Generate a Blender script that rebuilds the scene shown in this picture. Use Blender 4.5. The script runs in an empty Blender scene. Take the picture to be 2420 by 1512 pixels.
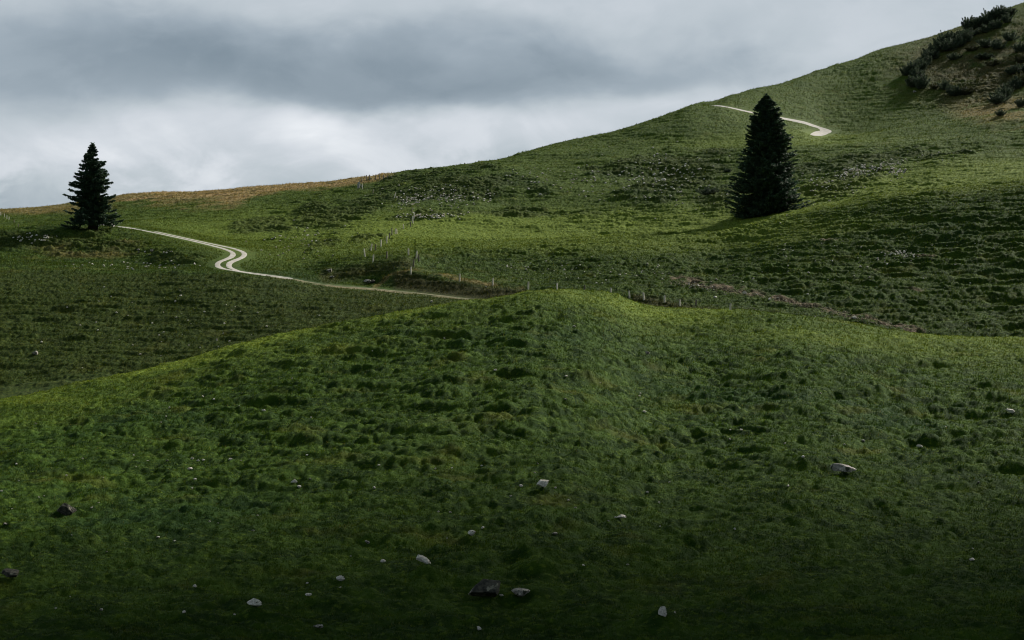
import bpy, math, random
import numpy as np
rng = np.random.default_rng(7)
random.seed(7)
scene = bpy.context.scene
COL = scene.collection

# ------------------------------------------------------------------ camera model
W_, H_ = 2419.0, 1512.0          # measuring frame of the photograph
F_ = 4217.0
PITCH = math.atan(94.0 / F_)
def ray(px, py):
    px = np.asarray(px, float); py = np.asarray(py, float)
    x = (px - W_/2)/F_; z0 = (H_/2 - py)/F_
    y = math.cos(PITCH) - z0*math.sin(PITCH); z = math.sin(PITCH) + z0*math.cos(PITCH)
    h = np.hypot(x, y)
    return np.arctan2(x, y), z/h
def project(az, e):
    x = np.sin(az); y = np.cos(az); z = e
    yc = y*math.cos(PITCH) + z*math.sin(PITCH); zc = -y*math.sin(PITCH) + z*math.cos(PITCH)
    yc = np.where(yc > 1e-3, yc, 1e-3)
    return W_/2 + F_*x/yc, H_/2 - F_*zc/yc

cam = bpy.data.cameras.new('camera'); co = bpy.data.objects.new('camera', cam); COL.objects.link(co)
cam.sensor_width = 36; cam.lens = 36*F_/W_; cam.clip_start = 0.1; cam.clip_end = 30000
co.location = (0, 0, 0); co.rotation_euler = (math.pi/2 + PITCH, 0, 0)
scene.camera = co

# ------------------------------------------------------------------ noise
def _h(ix, iy, s):
    n = (ix.astype(np.int64)*374761393 + iy.astype(np.int64)*668265263 + s*1442695041) & 0xffffffff
    n = ((n ^ (n >> 13))*1274126177) & 0xffffffff
    n = ((n ^ (n >> 16))*2246822519) & 0xffffffff
    return ((n ^ (n >> 15)) & 0xffffff).astype(np.float32)/np.float32(0xffffff)
def vnoise(x, y, s=0):
    ix = np.floor(x); iy = np.floor(y); fx = (x-ix).astype(np.float32); fy = (y-iy).astype(np.float32)
    fx = fx*fx*fx*(fx*(fx*6-15)+10); fy = fy*fy*fy*(fy*(fy*6-15)+10)
    a = _h(ix, iy, s); b = _h(ix+1, iy, s); c = _h(ix, iy+1, s); d = _h(ix+1, iy+1, s)
    return (a+(b-a)*fx)*(1-fy)+(c+(d-c)*fx)*fy
def fbm(x, y, s=0, o=4):
    t = 0; a = 0.5
    for k in range(o):
        t = t + a*(vnoise(x, y, s+k*17)-0.5)*2; a *= 0.5
        x, y = (x*0.8-y*0.6)*2.03+13.1, (x*0.6+y*0.8)*2.03-7.7
    return t
def worley(x, y, s=0):
    ix = np.floor(x); iy = np.floor(y)
    best = np.full(x.shape, 9.0, np.float32)
    for dx in (-1, 0, 1):
        for dy in (-1, 0, 1):
            cx = ix+dx; cy = iy+dy
            px = cx + 0.15+0.7*_h(cx, cy, s); py = cy + 0.15+0.7*_h(cx, cy, s+91)
            w = 0.75 + 0.6*_h(cx, cy, s+57)
            d = ((px-x)**2 + (py-y)**2).astype(np.float32)*w
            best = np.minimum(best, d)
    return best            # squared distance to the nearest point
def sstep(a, b, x):
    t = np.clip((x-a)/(b-a), 0, 1); return t*t*(3-2*t)

def pchip(xk, yk, x):
    xk = np.asarray(xk, float); yk = np.asarray(yk, float)
    h = np.diff(xk); d = np.diff(yk)/h
    m = np.zeros_like(yk)
    w1 = 2*h[1:]+h[:-1]; w2 = h[1:]+2*h[:-1]
    ok = d[:-1]*d[1:] > 0
    with np.errstate(all='ignore'):
        mm = (w1+w2)/(w1/d[:-1]+w2/d[1:])
    m[1:-1] = np.where(ok, mm, 0); m[0] = d[0]; m[-1] = d[-1]
    i = np.clip(np.searchsorted(xk, x, side='right')-1, 0, len(h)-1)
    t = np.clip((x-xk[i])/h[i], 0, 1); hi = h[i]
    return (yk[i]*(1+2*t)*(1-t)**2 + hi*m[i]*t*(1-t)**2 + yk[i+1]*t*t*(3-2*t) + hi*m[i+1]*t*t*(t-1))

# ------------------------------------------------------------------ terrain profile
def curve(pts):
    p = np.array(pts, float); return lambda x: pchip(p[:, 0], p[:, 1], np.clip(x, p[0, 0], p[-1, 0]))
XS = np.arange(-240, 2661, 20.0)
crest_v = curve([(-240,1000),(0,950),(100,932),(200,908),(300,886),(400,862),(500,836),(600,809),(700,786),(800,768),(900,749),(1000,731),(1100,714),(1150,709),(1200,698),(1250,690),(1300,687),(1400,690),(1450,698),(1500,716),(1550,728),(1600,733),(1750,738),(1800,742),(1900,752),(2000,764),(2100,783),(2200,795),(2300,801),(2419,804),(2660,812)])(XS)
crest_r = curve([(-240,148),(0,150),(600,165),(1250,172),(1500,182),(1650,184),(1900,176),(2419,176)])(XS)
s1_v = curve([(-240,630),(0,630),(300,641),(530,643),(620,652),(680,660),(760,674),(860,683),(960,692),(1060,703),(1137,712),(1250,724),(1400,736),(1500,742),(1600,742),(1700,752),(1900,775),(2100,800),(2419,828)])(XS)
s1_r = curve([(-240,305),(0,303),(300,296),(530,286),(700,284),(900,280),(1137,272),(1500,258),(1800,248),(2419,240)])(XS)
b_v = curve([(-240,616),(0,616),(300,628),(530,631),(700,650),(780,662),(860,674),(905,668),(935,651),(1000,656),(1100,671),(1240,689),(1400,702),(1500,711),(1600,724),(1700,738),(1900,762),(2100,788),(2419,816)])(XS)
b_dr = curve([(-240,22),(300,22),(520,9),(700,9),(860,7),(935,7),(1100,6),(1500,6),(1700,7),(2419,8)])(XS)
h_v = curve([(-240,600),(0,600),(300,612),(530,622),(640,636),(740,650),(800,631),(870,620),(960,603),(1000,628),(1100,645),(1240,660),(1400,668),(1600,682),(1800,690),(2000,700),(2419,722)])(XS)
h_dr = curve([(-240,36),(300,34),(520,14),(740,14),(800,15),(870,16),(960,18),(1010,20),(1100,24),(1500,26),(2419,30)])(XS)
t_v = curve([(-240,545),(0,541),(100,534),(160,532),(220,536),(300,541),(400,558),(500,576),(600,588),(700,597),(850,600),(960,598),(1100,597),(1250,590),(1400,579),(1540,574),(1700,577),(1780,560),(1850,535),(1950,510),(2050,490),(2150,475),(2300,468),(2419,463),(2660,455)])(XS)
t_r = curve([(-240,375),(0,372),(300,366),(400,352),(500,338),(600,330),(850,328),(960,326),(1400,340),(1780,350),(2419,332)])(XS)
d_v = curve([(-240,566),(0,562),(150,556),(240,545),(300,533),(600,574),(900,566),(1200,560),(1500,548),(1800,506),(2100,452),(2419,432)])(XS)
d_r = curve([(-240,410),(0,408),(300,405),(600,370),(900,372),(1200,392),(1500,395),(1800,398),(2419,372)])(XS)
g_v = curve([(-240,545),(0,541),(150,534),(300,518),(600,536),(900,510),(1200,500),(1500,470),(1800,430),(2100,402),(2419,372)])(XS)
g_r = curve([(-240,560),(0,560),(300,500),(600,430),(900,430),(1200,438),(1500,440),(1800,448),(2100,440),(2419,430)])(XS)
u_v = curve([(-240,528),(0,518),(300,490),(600,478),(900,443),(1200,402),(1350,394),(1500,385),(1650,375),(1800,355),(2100,335),(2419,300)])(XS)
u_r = curve([(-240,640),(0,640),(300,580),(600,520),(900,510),(1200,520),(1500,530),(1800,540),(2419,540)])(XS)
w_v = curve([(-240,508),(0,497),(160,484),(300,465),(450,459),(600,448),(700,441),(820,433),(870,426),(930,419),(1000,411),(1075,403),(1140,389),(1200,375),(1260,353),(1330,334),(1400,319),(1440,313),(1500,296),(1560,277),(1600,263),(1640,252),(1700,252),(1760,265),(1800,276),(1850,289),(1900,304),(1940,320),(1990,322),(2100,300),(2419,240),(2660,200)])(XS)
w_r = curve([(-240,730),(0,720),(300,680),(600,640),(900,620),(1640,620),(1900,628),(2419,640)])(XS)
k_v = curve([(-240,530),(0,519),(1000,431),(1140,409),(1260,373),(1400,339),(1600,273),(1660,252),(1692,249),(1712,240),(1740,230),(1800,211),(1850,203),(1900,186),(2000,155),(2100,119),(2200,97),(2240,82),(2300,60),(2419,18),(2660,-60)])(XS)
k_r = curve([(-240,790),(1640,690),(1700,690),(1800,720),(2000,780),(2419,840)])(XS)

# ridge road sits on a small shelf just behind the hump's crest
w2_v = w_v + 5 - 12*sstep(1560, 1780, XS); w2_r = w_r + 12
bot = 1545.0
levels = []     # (v, r)
for t, rr in ((1.0, 60), (0.72, 76), (0.46, 98), (0.25, 122), (0.09, 148)):
    k = (crest_r-62)/(172-62)
    levels.append((crest_v + (bot-crest_v)*t, 60 + (rr-60)*k))
levels += [(crest_v, crest_r), (crest_v+95, crest_r+40)]
vv = np.maximum(s1_v + 0, crest_v) ; 
levels += [(np.maximum(crest_v+22, s1_v+18), np.minimum(crest_r+72, s1_r-9)), (s1_v, s1_r), (s1_v-4.5, s1_r+3.5),
           (b_v, s1_r+3.5+b_dr), (h_v, s1_r+3.5+h_dr), (t_v, t_r), (d_v, d_r), (g_v, g_r), (u_v, u_r), (w_v, w_r), (w2_v, w2_r), (k_v, k_r)]

# azimuth / range grid (one continuous sheet all the way round the viewpoint)
azf = math.radians(17.6)
az_dense = np.linspace(-azf, azf, 1180)
outer = np.concatenate([np.full(90, .0011), np.geomspace(0.0013, 0.12, 62)])
az_l = -azf - np.cumsum(outer); az_l = az_l[az_l > -math.pi+0.01][::-1]
az_r = azf + np.cumsum(outer); az_r = az_r[az_r < math.pi-0.01]
AZ = np.concatenate([az_l, az_dense, az_r])
def seg(a, b, s0, s1):
    out = [a]
    while out[-1] < b:
        f = (out[-1]-a)/(b-a); out.append(out[-1]+s0+(s1-s0)*f)
    return np.array(out[:-1])
R = np.concatenate([seg(0.6, 56, .8, 1.6), seg(56, 186, .12, .33), seg(186, 236, .5, .8), seg(236, 372, .33, .36), seg(372, 540, .45, .6),
                    seg(540, 700, .7, .8), seg(700, 880, 1.1, 1.5), np.geomspace(880, 6000, 40)])
NA, NR = len(AZ), len(R)
print('grid', NA, NR, NA*NR)

Lz = []; Lr = []
for v, r in levels:
    a, e = ray(XS, v)
    rr = np.interp(AZ, a, r); ee = np.interp(AZ, a, e)
    Lr.append(rr); Lz.append(ee*rr)
Lr = np.array(Lr); Lz = np.array(Lz)
Z = np.empty((NA, NR))
feet_r = np.array([0, 8, 24, 44]); feet_z = np.array([-1.7, -2.5, -4.9, -8.2])
side = sstep(math.radians(40), math.radians(85), np.abs(AZ))
for i in range(NA):
    rk = np.concatenate([feet_r, Lr[:, i], [Lr[-1, i]+170, 1700, 3000, 6500]])
    zk = np.concatenate([feet_z, Lz[:, i], [Lz[-1, i]-26, -20, -60, -60]])
    zz = pchip(rk, zk, R)
    flat = -1.7 - 8*(1-np.exp(-R/90.0))
    Z[i] = zz*(1-side[i]) + flat*side[i]
# soften the lateral creases of the control curves
for _ in range(6):
    Z[1:-1] = 0.25*Z[:-2]+0.5*Z[1:-1]+0.25*Z[2:]
RR = R[None, :]; AA = AZ[:, None]
X = RR*np.sin(AA); Y = RR*np.cos(AA)
PX, PY = project(np.broadcast_to(AA, Z.shape), Z/RR)
Zbase = Z.copy()

def hit_on(Zg, px, py, rmin=20.0, rmax=1000.0):
    """first point of the sheet seen along the ray"""
    az, e = ray(px, py)
    f = np.interp(az, AZ, np.arange(NA)); i = int(np.clip(math.floor(f), 0, NA-2)); t = f-i
    zc = Zg[i]*(1-t)+Zg[i+1]*t
    el = zc/R
    m = (R >= rmin) & (R <= rmax)
    idx = np.nonzero((el >= e) & m)[0]
    if len(idx) == 0:
        j = int(np.argmax(np.where(m, el, -9))); r = R[j]
    else:
        j = idx[0]
        if j > 0 and el[j] > el[j-1] and el[j-1] < e:
            r = R[j-1] + (R[j]-R[j-1])*(e-el[j-1])/(el[j]-el[j-1])
        else: r = R[j]
    return np.array([r*math.sin(az), r*math.cos(az)]), r
def zat(x, y, Zg=None):
    Zg = Z if Zg is None else Zg
    x = np.asarray(x, float); y = np.asarray(y, float)
    az = np.arctan2(x, y); r = np.hypot(x, y)
    fa = np.clip(np.interp(az, AZ, np.arange(NA)), 0, NA-1.001); fr = np.clip(np.interp(r, R, np.arange(NR)), 0, NR-1.001)
    i = fa.astype(int); j = fr.astype(int); a = fa-i; b = fr-j
    return (Zg[i, j]*(1-a)+Zg[i+1, j]*a)*(1-b)+(Zg[i, j+1]*(1-a)+Zg[i+1, j+1]*a)*b

# ------------------------------------------------------------------ road lines (world space)
def q1(p): return (p[0]*.3418, 295.3+p[1]*.3418)
def q3(p): return (1476.6+p[0]*.3906, p[1]*.3906)
def smooth_line(P, step=0.6, it=3):
    P = np.array(P)
    d = np.r_[0, np.cumsum(np.hypot(*np.diff(P, axis=0).T))]
    s = np.arange(0, d[-1], step)
    m = np.c_[pchip(d, P[:, 0], s), pchip(d, P[:, 1], s)]
    k = it
    for _ in range(k):
        m[1:-1] = .25*m[:-2]+.5*m[1:-1]+.25*m[2:]
    return m
trackA = [hit_on(Zbase, *q1(p))[0] for p in [(900,713),(1040,739),(1200,773),(1350,806),(1480,838),(1570,864),(1612,888),(1600,912),(1560,930),(1515,946),(1500,965),(1520,985),(1590,1003)]]
trackB = [hit_on(Zbase, *q1(p))[0] for p in [(1080,738),(1250,775),(1400,808),(1540,838),(1640,862),(1690,888),(1680,912),(1640,930),(1592,950),(1580,970),(1612,995),(1680,1016)]]
def on_level(px, dr=1.8):
    r = float(np.interp(px, XS, s1_r)) + dr; v = float(np.interp(px, XS, s1_v)); az, _ = ray(px, v)
    return np.array([r*math.sin(az), r*math.cos(az)])
low_a = smooth_line(trackA + [on_level(x, 1.2) for x in (600, 650, 690)], it=12)
low_b = smooth_line(trackB + [on_level(x, 2.9) for x in (625, 660, 700)], it=12)
low_c = smooth_line([on_level(x, 1.9) for x in range(690, 1460, 40)], it=20)
bend = smooth_line([hit_on(Zbase, *p)[0] for p in [(318,541),(285,536),(262,531),(246,527),(252,524),(272,522),(298,519)]], it=4)
high = smooth_line([hit_on(Zbase, *q3(p), rmin=560)[0] for p in [(540,640),(600,646),(700,666),(800,688),(960,718),(1080,742),(1160,766),(1215,789),(1190,806),(1120,817)]], it=10)
def ribbon_mask(lines, wid):
    m = np.ones(Z.shape, np.float32)
    for L, w in lines:
        for k in range(0, len(L), 3):
            x, y = L[k]; r = math.hypot(x, y); a = math.atan2(x, y)
            j0, j1 = np.searchsorted(R, [r-w-wid, r+w+wid]); da = (w+wid)/r
            i0, i1 = np.searchsorted(AZ, [a-da, a+da])
            d = np.hypot(X[i0:i1, j0:j1]-x, Y[i0:i1, j0:j1]-y)
            m[i0:i1, j0:j1] = np.minimum(m[i0:i1, j0:j1], sstep(w, w+wid, d))
    return m
ROADS = [(low_a, 0.9), (low_b, 0.9), (low_c, 1.3), (bend, 1.4), (high, 3.2)]
rmask = ribbon_mask(ROADS, 1.6)
calm = ribbon_mask([(low_a, 1.5), (low_b, 1.5), (low_c, 1.5), (bend, 2), (high, 3)], 7.0)

# ------------------------------------------------------------------ relief: swells, cattle terraces, hummocks
dZr = np.gradient(Z, R, axis=1)
slope = np.abs(dZr)
far = sstep(200, 500, RR)
lown = fbm(X/26, Y/26, 3, 3)
knoll = fbm(X/48+4, Y/30, 9, 3)*sstep(372, 430, RR)*(1-sstep(570, 625, RR))
Z = Z + knoll*(.6+2.8*sstep(850, 1150, PX))*rmask + rmask*(.25+.75*calm)*(lown*(0.22 + 0.55*far) + fbm(X/9, Y/9, 5, 3)*(0.16+0.22*far))*(RR > 15)
def polyband(pts, w):
    m = np.zeros(Z.shape, np.float32)
    for (x0, y0), (x1, y1) in zip(pts[:-1], pts[1:]):
        dx, dy = x1-x0, y1-y0
        t = np.clip(((PX-x0)*dx+(PY-y0)*dy)/(dx*dx+dy*dy), 0, 1)
        d = np.hypot(PX-(x0+t*dx), PY-(y0+t*dy))
        m = np.maximum(m, 1-sstep(w*0.4, w*1.5, d))
    return m
rough = sstep(-0.25, 0.35, fbm(X/22+3, Y/22, 11, 3))
steep = sstep(0.07, 0.20, slope)
hum = (0.45 + 0.55*steep)*(0.5+0.5*rough)
# smooth grazed shelves along the crest and in the bowl; coarse hummocks on the dark mid slope
def ell(cx, cy, rx, ry, ang=0.0, soft=0.5):
    c, s = math.cos(ang), math.sin(ang)
    dx = PX-cx; dy = PY-cy
    u = (dx*c+dy*s)/rx; v = (-dx*s+dy*c)/ry
    d = np.sqrt(u*u+v*v)
    return 1-sstep(1-soft, 1+soft, d)
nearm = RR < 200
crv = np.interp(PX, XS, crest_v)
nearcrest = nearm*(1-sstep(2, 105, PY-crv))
hum = np.maximum(hum, nearm*(.62+.3*rough)*(.55+.45*sstep(62, 92, RR)))*(1-0.45*nearcrest)
midslope = ((RR > 236) & (RR < 352))*sstep(1050, 1500, PX)
hum = np.maximum(hum, midslope*0.75*sstep(8, 40, PY-np.interp(PX, XS, t_v)))
patch = sstep(-.05, .28, fbm(X/17+8, Y/30, 15, 4))
edge = .8*fbm(X/9, Y/16, 16, 5)
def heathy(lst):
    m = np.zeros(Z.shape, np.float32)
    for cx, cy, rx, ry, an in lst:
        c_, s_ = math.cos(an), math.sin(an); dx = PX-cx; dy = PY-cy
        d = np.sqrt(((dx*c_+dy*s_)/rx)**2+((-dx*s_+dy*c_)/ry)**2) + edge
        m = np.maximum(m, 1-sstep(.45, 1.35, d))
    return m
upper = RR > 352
heath_shade = upper*heathy([(1080,452,190,46,.05),(1250,505,170,14,0),(1020,511,110,10,0),(790,515,110,32,-.15),(620,535,90,18,0),(1590,430,170,62,-.25),(1500,395,120,18,-.2),(1700,480,70,30,0),(1990,395,190,22,-.08),(2200,372,110,14,0),(1990,440,120,22,-.2),(2350,180,160,60,-.3)])
heath_shade = np.maximum(heath_shade, ((RR > 300) & (RR <= 380))*heathy([(215,585,170,32,0),(60,575,90,22,0),(760,585,60,14,-.2),(400,610,70,14,0),(880,560,60,12,-.3)]))
heath_shade = np.maximum(heath_shade, ((RR > 250) & (RR < 330))*heathy([(830,645,110,26,-.1)])*.7)
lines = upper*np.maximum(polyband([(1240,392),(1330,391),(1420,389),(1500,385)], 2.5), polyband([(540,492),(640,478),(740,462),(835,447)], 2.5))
hum = np.where(RR > 372, np.maximum(hum*(.14+.45*patch), heath_shade*.9), hum)
hum = np.where((RR > 290) & (RR < 372) & (PX < 980), np.maximum(hum*(.2+.4*patch), heath_shade), hum)
Z = Z - lines*.35
hum = hum*(1-.5*(RR > 225)*(RR < 300)*(1-sstep(1050, 1250, PX)))
wx = X + 0.5*fbm(X/1.7, Y/1.7, 21, 2); wy = Y + 0.5*fbm(X/1.7+9, Y/1.7, 22, 2)
sc1 = 1/1.0
wA = worley(wx*sc1, wy*sc1*0.85, 1)
bumpA = np.clip(1-wA*1.9, 0, 1)**0.8
wB = worley(wx*0.46+5, wy*0.5, 2)
bumpB = np.clip(1-wB*1.9, 0, 1)
wC = worley(wx*2.1+3, wy*1.7, 6); bumpC = np.clip(1-wC*2.0, 0, 1)*vnoise(X/1.6, Y/1.6, 79)
del wC, wx, wy
terr = fbm(X/5.5 + 0.3*lown, Z/0.36, 31, 3)*sstep(0.05, 0.13, slope)
amp_d = (1+0.5*sstep(200, 420, RR))*(.18+.82*calm)
lump = np.clip(vnoise(X/5, Y/5, 77)*1.6-.3, 0, 1.2)
rel = hum*(0.23*bumpA*(.5+.9*vnoise(X/2.1, Y/2.1, 78)) + 0.40*bumpB*lump) + terr*0.50*(0.4+hum) + hum*.13*bumpC + 0.17*fbm(X/0.45, Y/0.55, 41, 2) + 0.26*fbm(X/2.4, Y/2.0, 43, 2)*(.4+.6*hum)
vis = sstep(40, 56, RR)*(RR < 900)
Z = Z + rmask*rel*amp_d*vis
del wA, wB, bumpA, bumpB, bumpC

# mossy mounds that carry rocks in the foreground
def mound(px, py, rad, h):
    global Z
    (x, y), r = hit_on(Z, px, py)
    d2 = ((X-x)/rad)**2 + ((Y-y)/(rad*0.8))**2
    Z = Z + h*np.exp(-d2)*(d2 < 12)
for m in [(998,1362,.75,.42),(1550,1478,.8,.5),(1632,1285,.9,.45),(1905,1105,1.5,.55),(1113,1278,.5,.3),(606,1445,.6,.2),(1640,1205,.9,.3),(130,1275,2.0,.5),(1270,1340,.8,.35),(1235,1300,.7,.2)]:
    mound(*m)

# colour patches fixed to the ground, with some light and shade painted in
brk = fbm(X/3.5, Y/3.5, 61, 3); brk2 = fbm(X/14, Y/14, 62, 3)
ridge_mid = (RR > 430)*(RR < 860)
wv = np.interp(PX, XS, w_v)
dw = np.interp(PX, [0, 200, 300, 400, 550, 650, 750, 900, 960], [7, 10, 16, 27, 30, 19, 12, 5, 1])
dry = ridge_mid*(1-sstep(900, 945, PX))*(1-sstep(.35, 1.35, (PY-wv)/dw + .8*brk2 + .4*brk))*(.35+.65*sstep(150, 330, PX))
dry = dry*(.6+.4*sstep(-.5, .35, fbm(X/30, Y/6, 66, 3)))
dry = np.maximum(dry, 0.55*ell(90, 492, 160, 14)*(RR > 500))
dry = np.maximum(dry, 0.3*ell(2330, 140, 200, 80, -0.15)*(RR > 560)*sstep(-0.3, 0.4, brk))
dry = np.maximum(dry, 0.6*ell(2360, 262, 110, 34, 0.1)*(RR > 420)*sstep(-0.5, 0.2, brk2))
dry = np.maximum(dry, 0.45*ell(220, 590, 120, 22)*((RR > 300) & (RR < 400))*sstep(-0.1, 0.4, brk2))
soil = polyband([(1590,664),(1700,683),(1850,708),(2000,745),(2180,792)], 7)*sstep(-0.45, 0.15, fbm(X/1.3, Y/1.8, 63, 3))
bank = ((RR > 236) & (RR < 330))
soil = soil*bank
for c in [(2100,598,40,4),(2180,607,30,4),(2150,690,30,5),(2040,640,30,3),(1960,575,25,3)]:
    soil = np.maximum(soil, bank*ell(*c)*sstep(-0.1, 0.3, brk))
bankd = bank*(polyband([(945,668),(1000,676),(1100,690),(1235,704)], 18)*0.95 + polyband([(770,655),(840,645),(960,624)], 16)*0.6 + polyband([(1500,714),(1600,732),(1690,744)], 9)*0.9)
dry = np.maximum(dry, .45*bank*polyband([(880,683),(925,655),(985,642),(1100,667),(1235,687)], 4)*sstep(-.5, .3, brk))
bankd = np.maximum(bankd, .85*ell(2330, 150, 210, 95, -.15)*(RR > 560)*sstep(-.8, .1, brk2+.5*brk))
verge = bank*polyband([(640,655),(760,674),(860,683),(960,693),(1137,711)], 3.2)*sstep(-0.6, 0.1, brk)
heath_shade = np.where(RR > 236, np.maximum(heath_shade, .42), heath_shade)
left_shade = (RR > 225)*(RR < 300)*(1-sstep(1050, 1250, PX))*sstep(-2, 10, PY-np.interp(PX, XS, s1_v))  # mask that paints shade onto the left slope below the road
heath_shade = np.maximum(heath_shade, .98*left_shade)
lit_lush = np.clip((RR > 372)*.3*(1-sstep(.3, .7, heath_shade)) + nearcrest*(.22+.62*sstep(-.45, .4, brk2)) + 0.75*(RR > 318)*(RR < 470)*ell(1400, 548, 620, 48)*sstep(700, 1000, PX) + 0.8*ell(2150, 440, 420, 36, -0.12)*(RR > 320)*(RR < 520)  # lit crest, bowl and shelves painted in as lighter grass
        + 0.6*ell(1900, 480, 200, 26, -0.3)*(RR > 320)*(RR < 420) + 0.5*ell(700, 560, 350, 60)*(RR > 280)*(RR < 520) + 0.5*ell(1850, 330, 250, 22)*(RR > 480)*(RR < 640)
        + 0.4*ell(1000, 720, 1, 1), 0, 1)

# ------------------------------------------------------------------ materials
def mat(name):
    m = bpy.data.materials.new(name); m.use_nodes = True
    nt = m.node_tree; nt.nodes.clear()
    o = nt.nodes.new('ShaderNodeOutputMaterial'); b = nt.nodes.new('ShaderNodeBsdfPrincipled')
    nt.links.new(b.outputs[0], o.inputs[0]); b.inputs['Roughness'].default_value = 0.9
    b.inputs['Specular IOR Level'].default_value = 0.2
    return m, nt, b, o
class NT:
    def __init__(s, nt): s.nt = nt
    def n(s, t, **k):
        x = s.nt.nodes.new(t)
        for a, b in k.items(): setattr(x, a, b)
        return x
    def l(s, a, b): s.nt.links.new(a, b)
    def val(s, i, v):
        if hasattr(v, 'is_output'): s.l(v, i)
        elif v is not None: i.default_value = v
    def math(s, op, a, b=None, c=None, clamp=False):
        x = s.n('ShaderNodeMath', operation=op); x.use_clamp = clamp
        s.val(x.inputs[0], a); s.val(x.inputs[1], b); s.val(x.inputs[2], c); return x.outputs[0]
    def mix(s, f, a, b, mode='MIX'):
        x = s.n('ShaderNodeMix', data_type='RGBA', blend_type=mode)
        s.val(x.inputs[0], f)
        s.val(x.inputs[6], a if hasattr(a, 'is_output') else (*a, 1)); s.val(x.inputs[7], b if hasattr(b, 'is_output') else (*b, 1))
        return x.outputs[2]
    def noise(s, v, scale, detail=3, rough=.55, dist=0):
        x = s.n('ShaderNodeTexNoise'); x.inputs['Scale'].default_value = scale; x.inputs['Detail'].default_value = detail
        x.inputs['Roughness'].default_value = rough; x.inputs['Distortion'].default_value = dist; s.l(v, x.inputs['Vector']); return x.outputs['Fac']
    def rng(s, v, a, b, c=0., d=1.):
        x = s.n('ShaderNodeMapRange'); x.interpolation_type = 'SMOOTHSTEP'; s.val(x.inputs[0], v)
        for i, q in enumerate((a, b, c, d)): s.val(x.inputs[i+1], q)
        return x.outputs[0]
    def attr(s, name):
        x = s.n('ShaderNodeAttribute'); x.attribute_name = name; return x.outputs['Fac']

def grass_colour(g, geo, blade):
    P = geo.outputs['Position']
    n1 = g.noise(P, 0.045, 4); n2 = g.noise(P, 0.55, 4, .6); n3 = g.noise(P, 3.2, 3, .6)
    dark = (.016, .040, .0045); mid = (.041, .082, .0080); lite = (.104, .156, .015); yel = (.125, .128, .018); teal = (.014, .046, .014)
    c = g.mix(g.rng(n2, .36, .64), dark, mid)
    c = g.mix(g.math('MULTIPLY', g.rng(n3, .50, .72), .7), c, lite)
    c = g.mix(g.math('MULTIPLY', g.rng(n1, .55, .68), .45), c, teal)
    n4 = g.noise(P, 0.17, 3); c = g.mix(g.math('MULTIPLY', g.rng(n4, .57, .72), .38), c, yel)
    lit_lushc = g.mix(g.rng(n3, .35, .65), (.094, .150, .013), (.205, .262, .030))
    c = g.mix(g.math('MULTIPLY', g.attr('lit_lush'), .85), c, lit_lushc)
    heath_shadec = g.mix(g.rng(n3, .38, .62), (.016, .028, .0065), (.062, .070, .016))
    c = g.mix(g.math('MULTIPLY', g.attr('heath_shade'), .62), c, heath_shadec)
    n5 = g.noise(P, 1.1, 4, .65)
    dryc = g.mix(g.rng(n5, .38, .62), (.12, .085, .035), (.40, .275, .125))
    c = g.mix(g.attr('dry'), c, dryc)
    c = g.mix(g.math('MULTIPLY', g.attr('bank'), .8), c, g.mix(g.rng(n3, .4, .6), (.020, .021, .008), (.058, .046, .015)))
    return c, n2, n3, n5

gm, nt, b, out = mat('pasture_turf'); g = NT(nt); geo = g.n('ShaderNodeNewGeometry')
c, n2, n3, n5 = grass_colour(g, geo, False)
soilc = g.mix(g.rng(n3, .4, .6), (.045, .034, .019), (.150, .112, .066))
c = g.mix(g.attr('soil'), c, soilc)
c = g.mix(g.attr('verge'), c, (.18, .155, .085))
g.l(c, b.inputs['Base Color']); b.inputs['Specular IOR Level'].default_value = 0.05
bp = g.n('ShaderNodeBump'); bp.inputs['Strength'].default_value = .8; bp.inputs['Distance'].default_value = .12
hn = g.noise(geo.outputs['Position'], 7.0, 5, .7); g.l(hn, bp.inputs['Height']); g.l(bp.outputs[0], b.inputs['Normal'])

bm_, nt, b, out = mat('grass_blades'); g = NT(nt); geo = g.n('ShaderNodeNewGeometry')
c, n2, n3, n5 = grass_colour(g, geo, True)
rp = geo.outputs['Random Per Island']
c = g.mix(1.0, c, g.mix(rp, (.42, .5, .4), (1.85, 1.6, 1.5)), 'MULTIPLY')
na = g.n('ShaderNodeAttribute'); na.attribute_name = 'lie'
vm = g.n('ShaderNodeVectorMath', operation='SCALE'); g.l(geo.outputs['Normal'], vm.inputs[0]); vm.inputs['Scale'].default_value = .45
va = g.n('ShaderNodeVectorMath', operation='ADD'); g.l(na.outputs['Vector'], va.inputs[0]); g.l(vm.outputs[0], va.inputs[1])
vn = g.n('ShaderNodeVectorMath', operation='NORMALIZE'); g.l(va.outputs[0], vn.inputs[0]); g.l(vn.outputs[0], b.inputs['Normal'])
straw = g.rng(rp, .965, .985); c = g.mix(g.math('MULTIPLY', straw, .7), c, (.20, .17, .06))
g.l(c, b.inputs['Base Color']); b.inputs['Specular IOR Level'].default_value = .03; b.inputs['Roughness'].default_value = .8
tr = g.n('ShaderNodeBsdfTranslucent'); g.l(g.mix(1.0, c, (1.15, 1.2, .55), 'MULTIPLY'), tr.inputs[0])
ms = g.n('ShaderNodeMixShader'); ms.inputs[0].default_value = .25; g.l(b.outputs[0], ms.inputs[1]); g.l(tr.outputs[0], ms.inputs[2]); g.l(ms.outputs[0], out.inputs[0])

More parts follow.
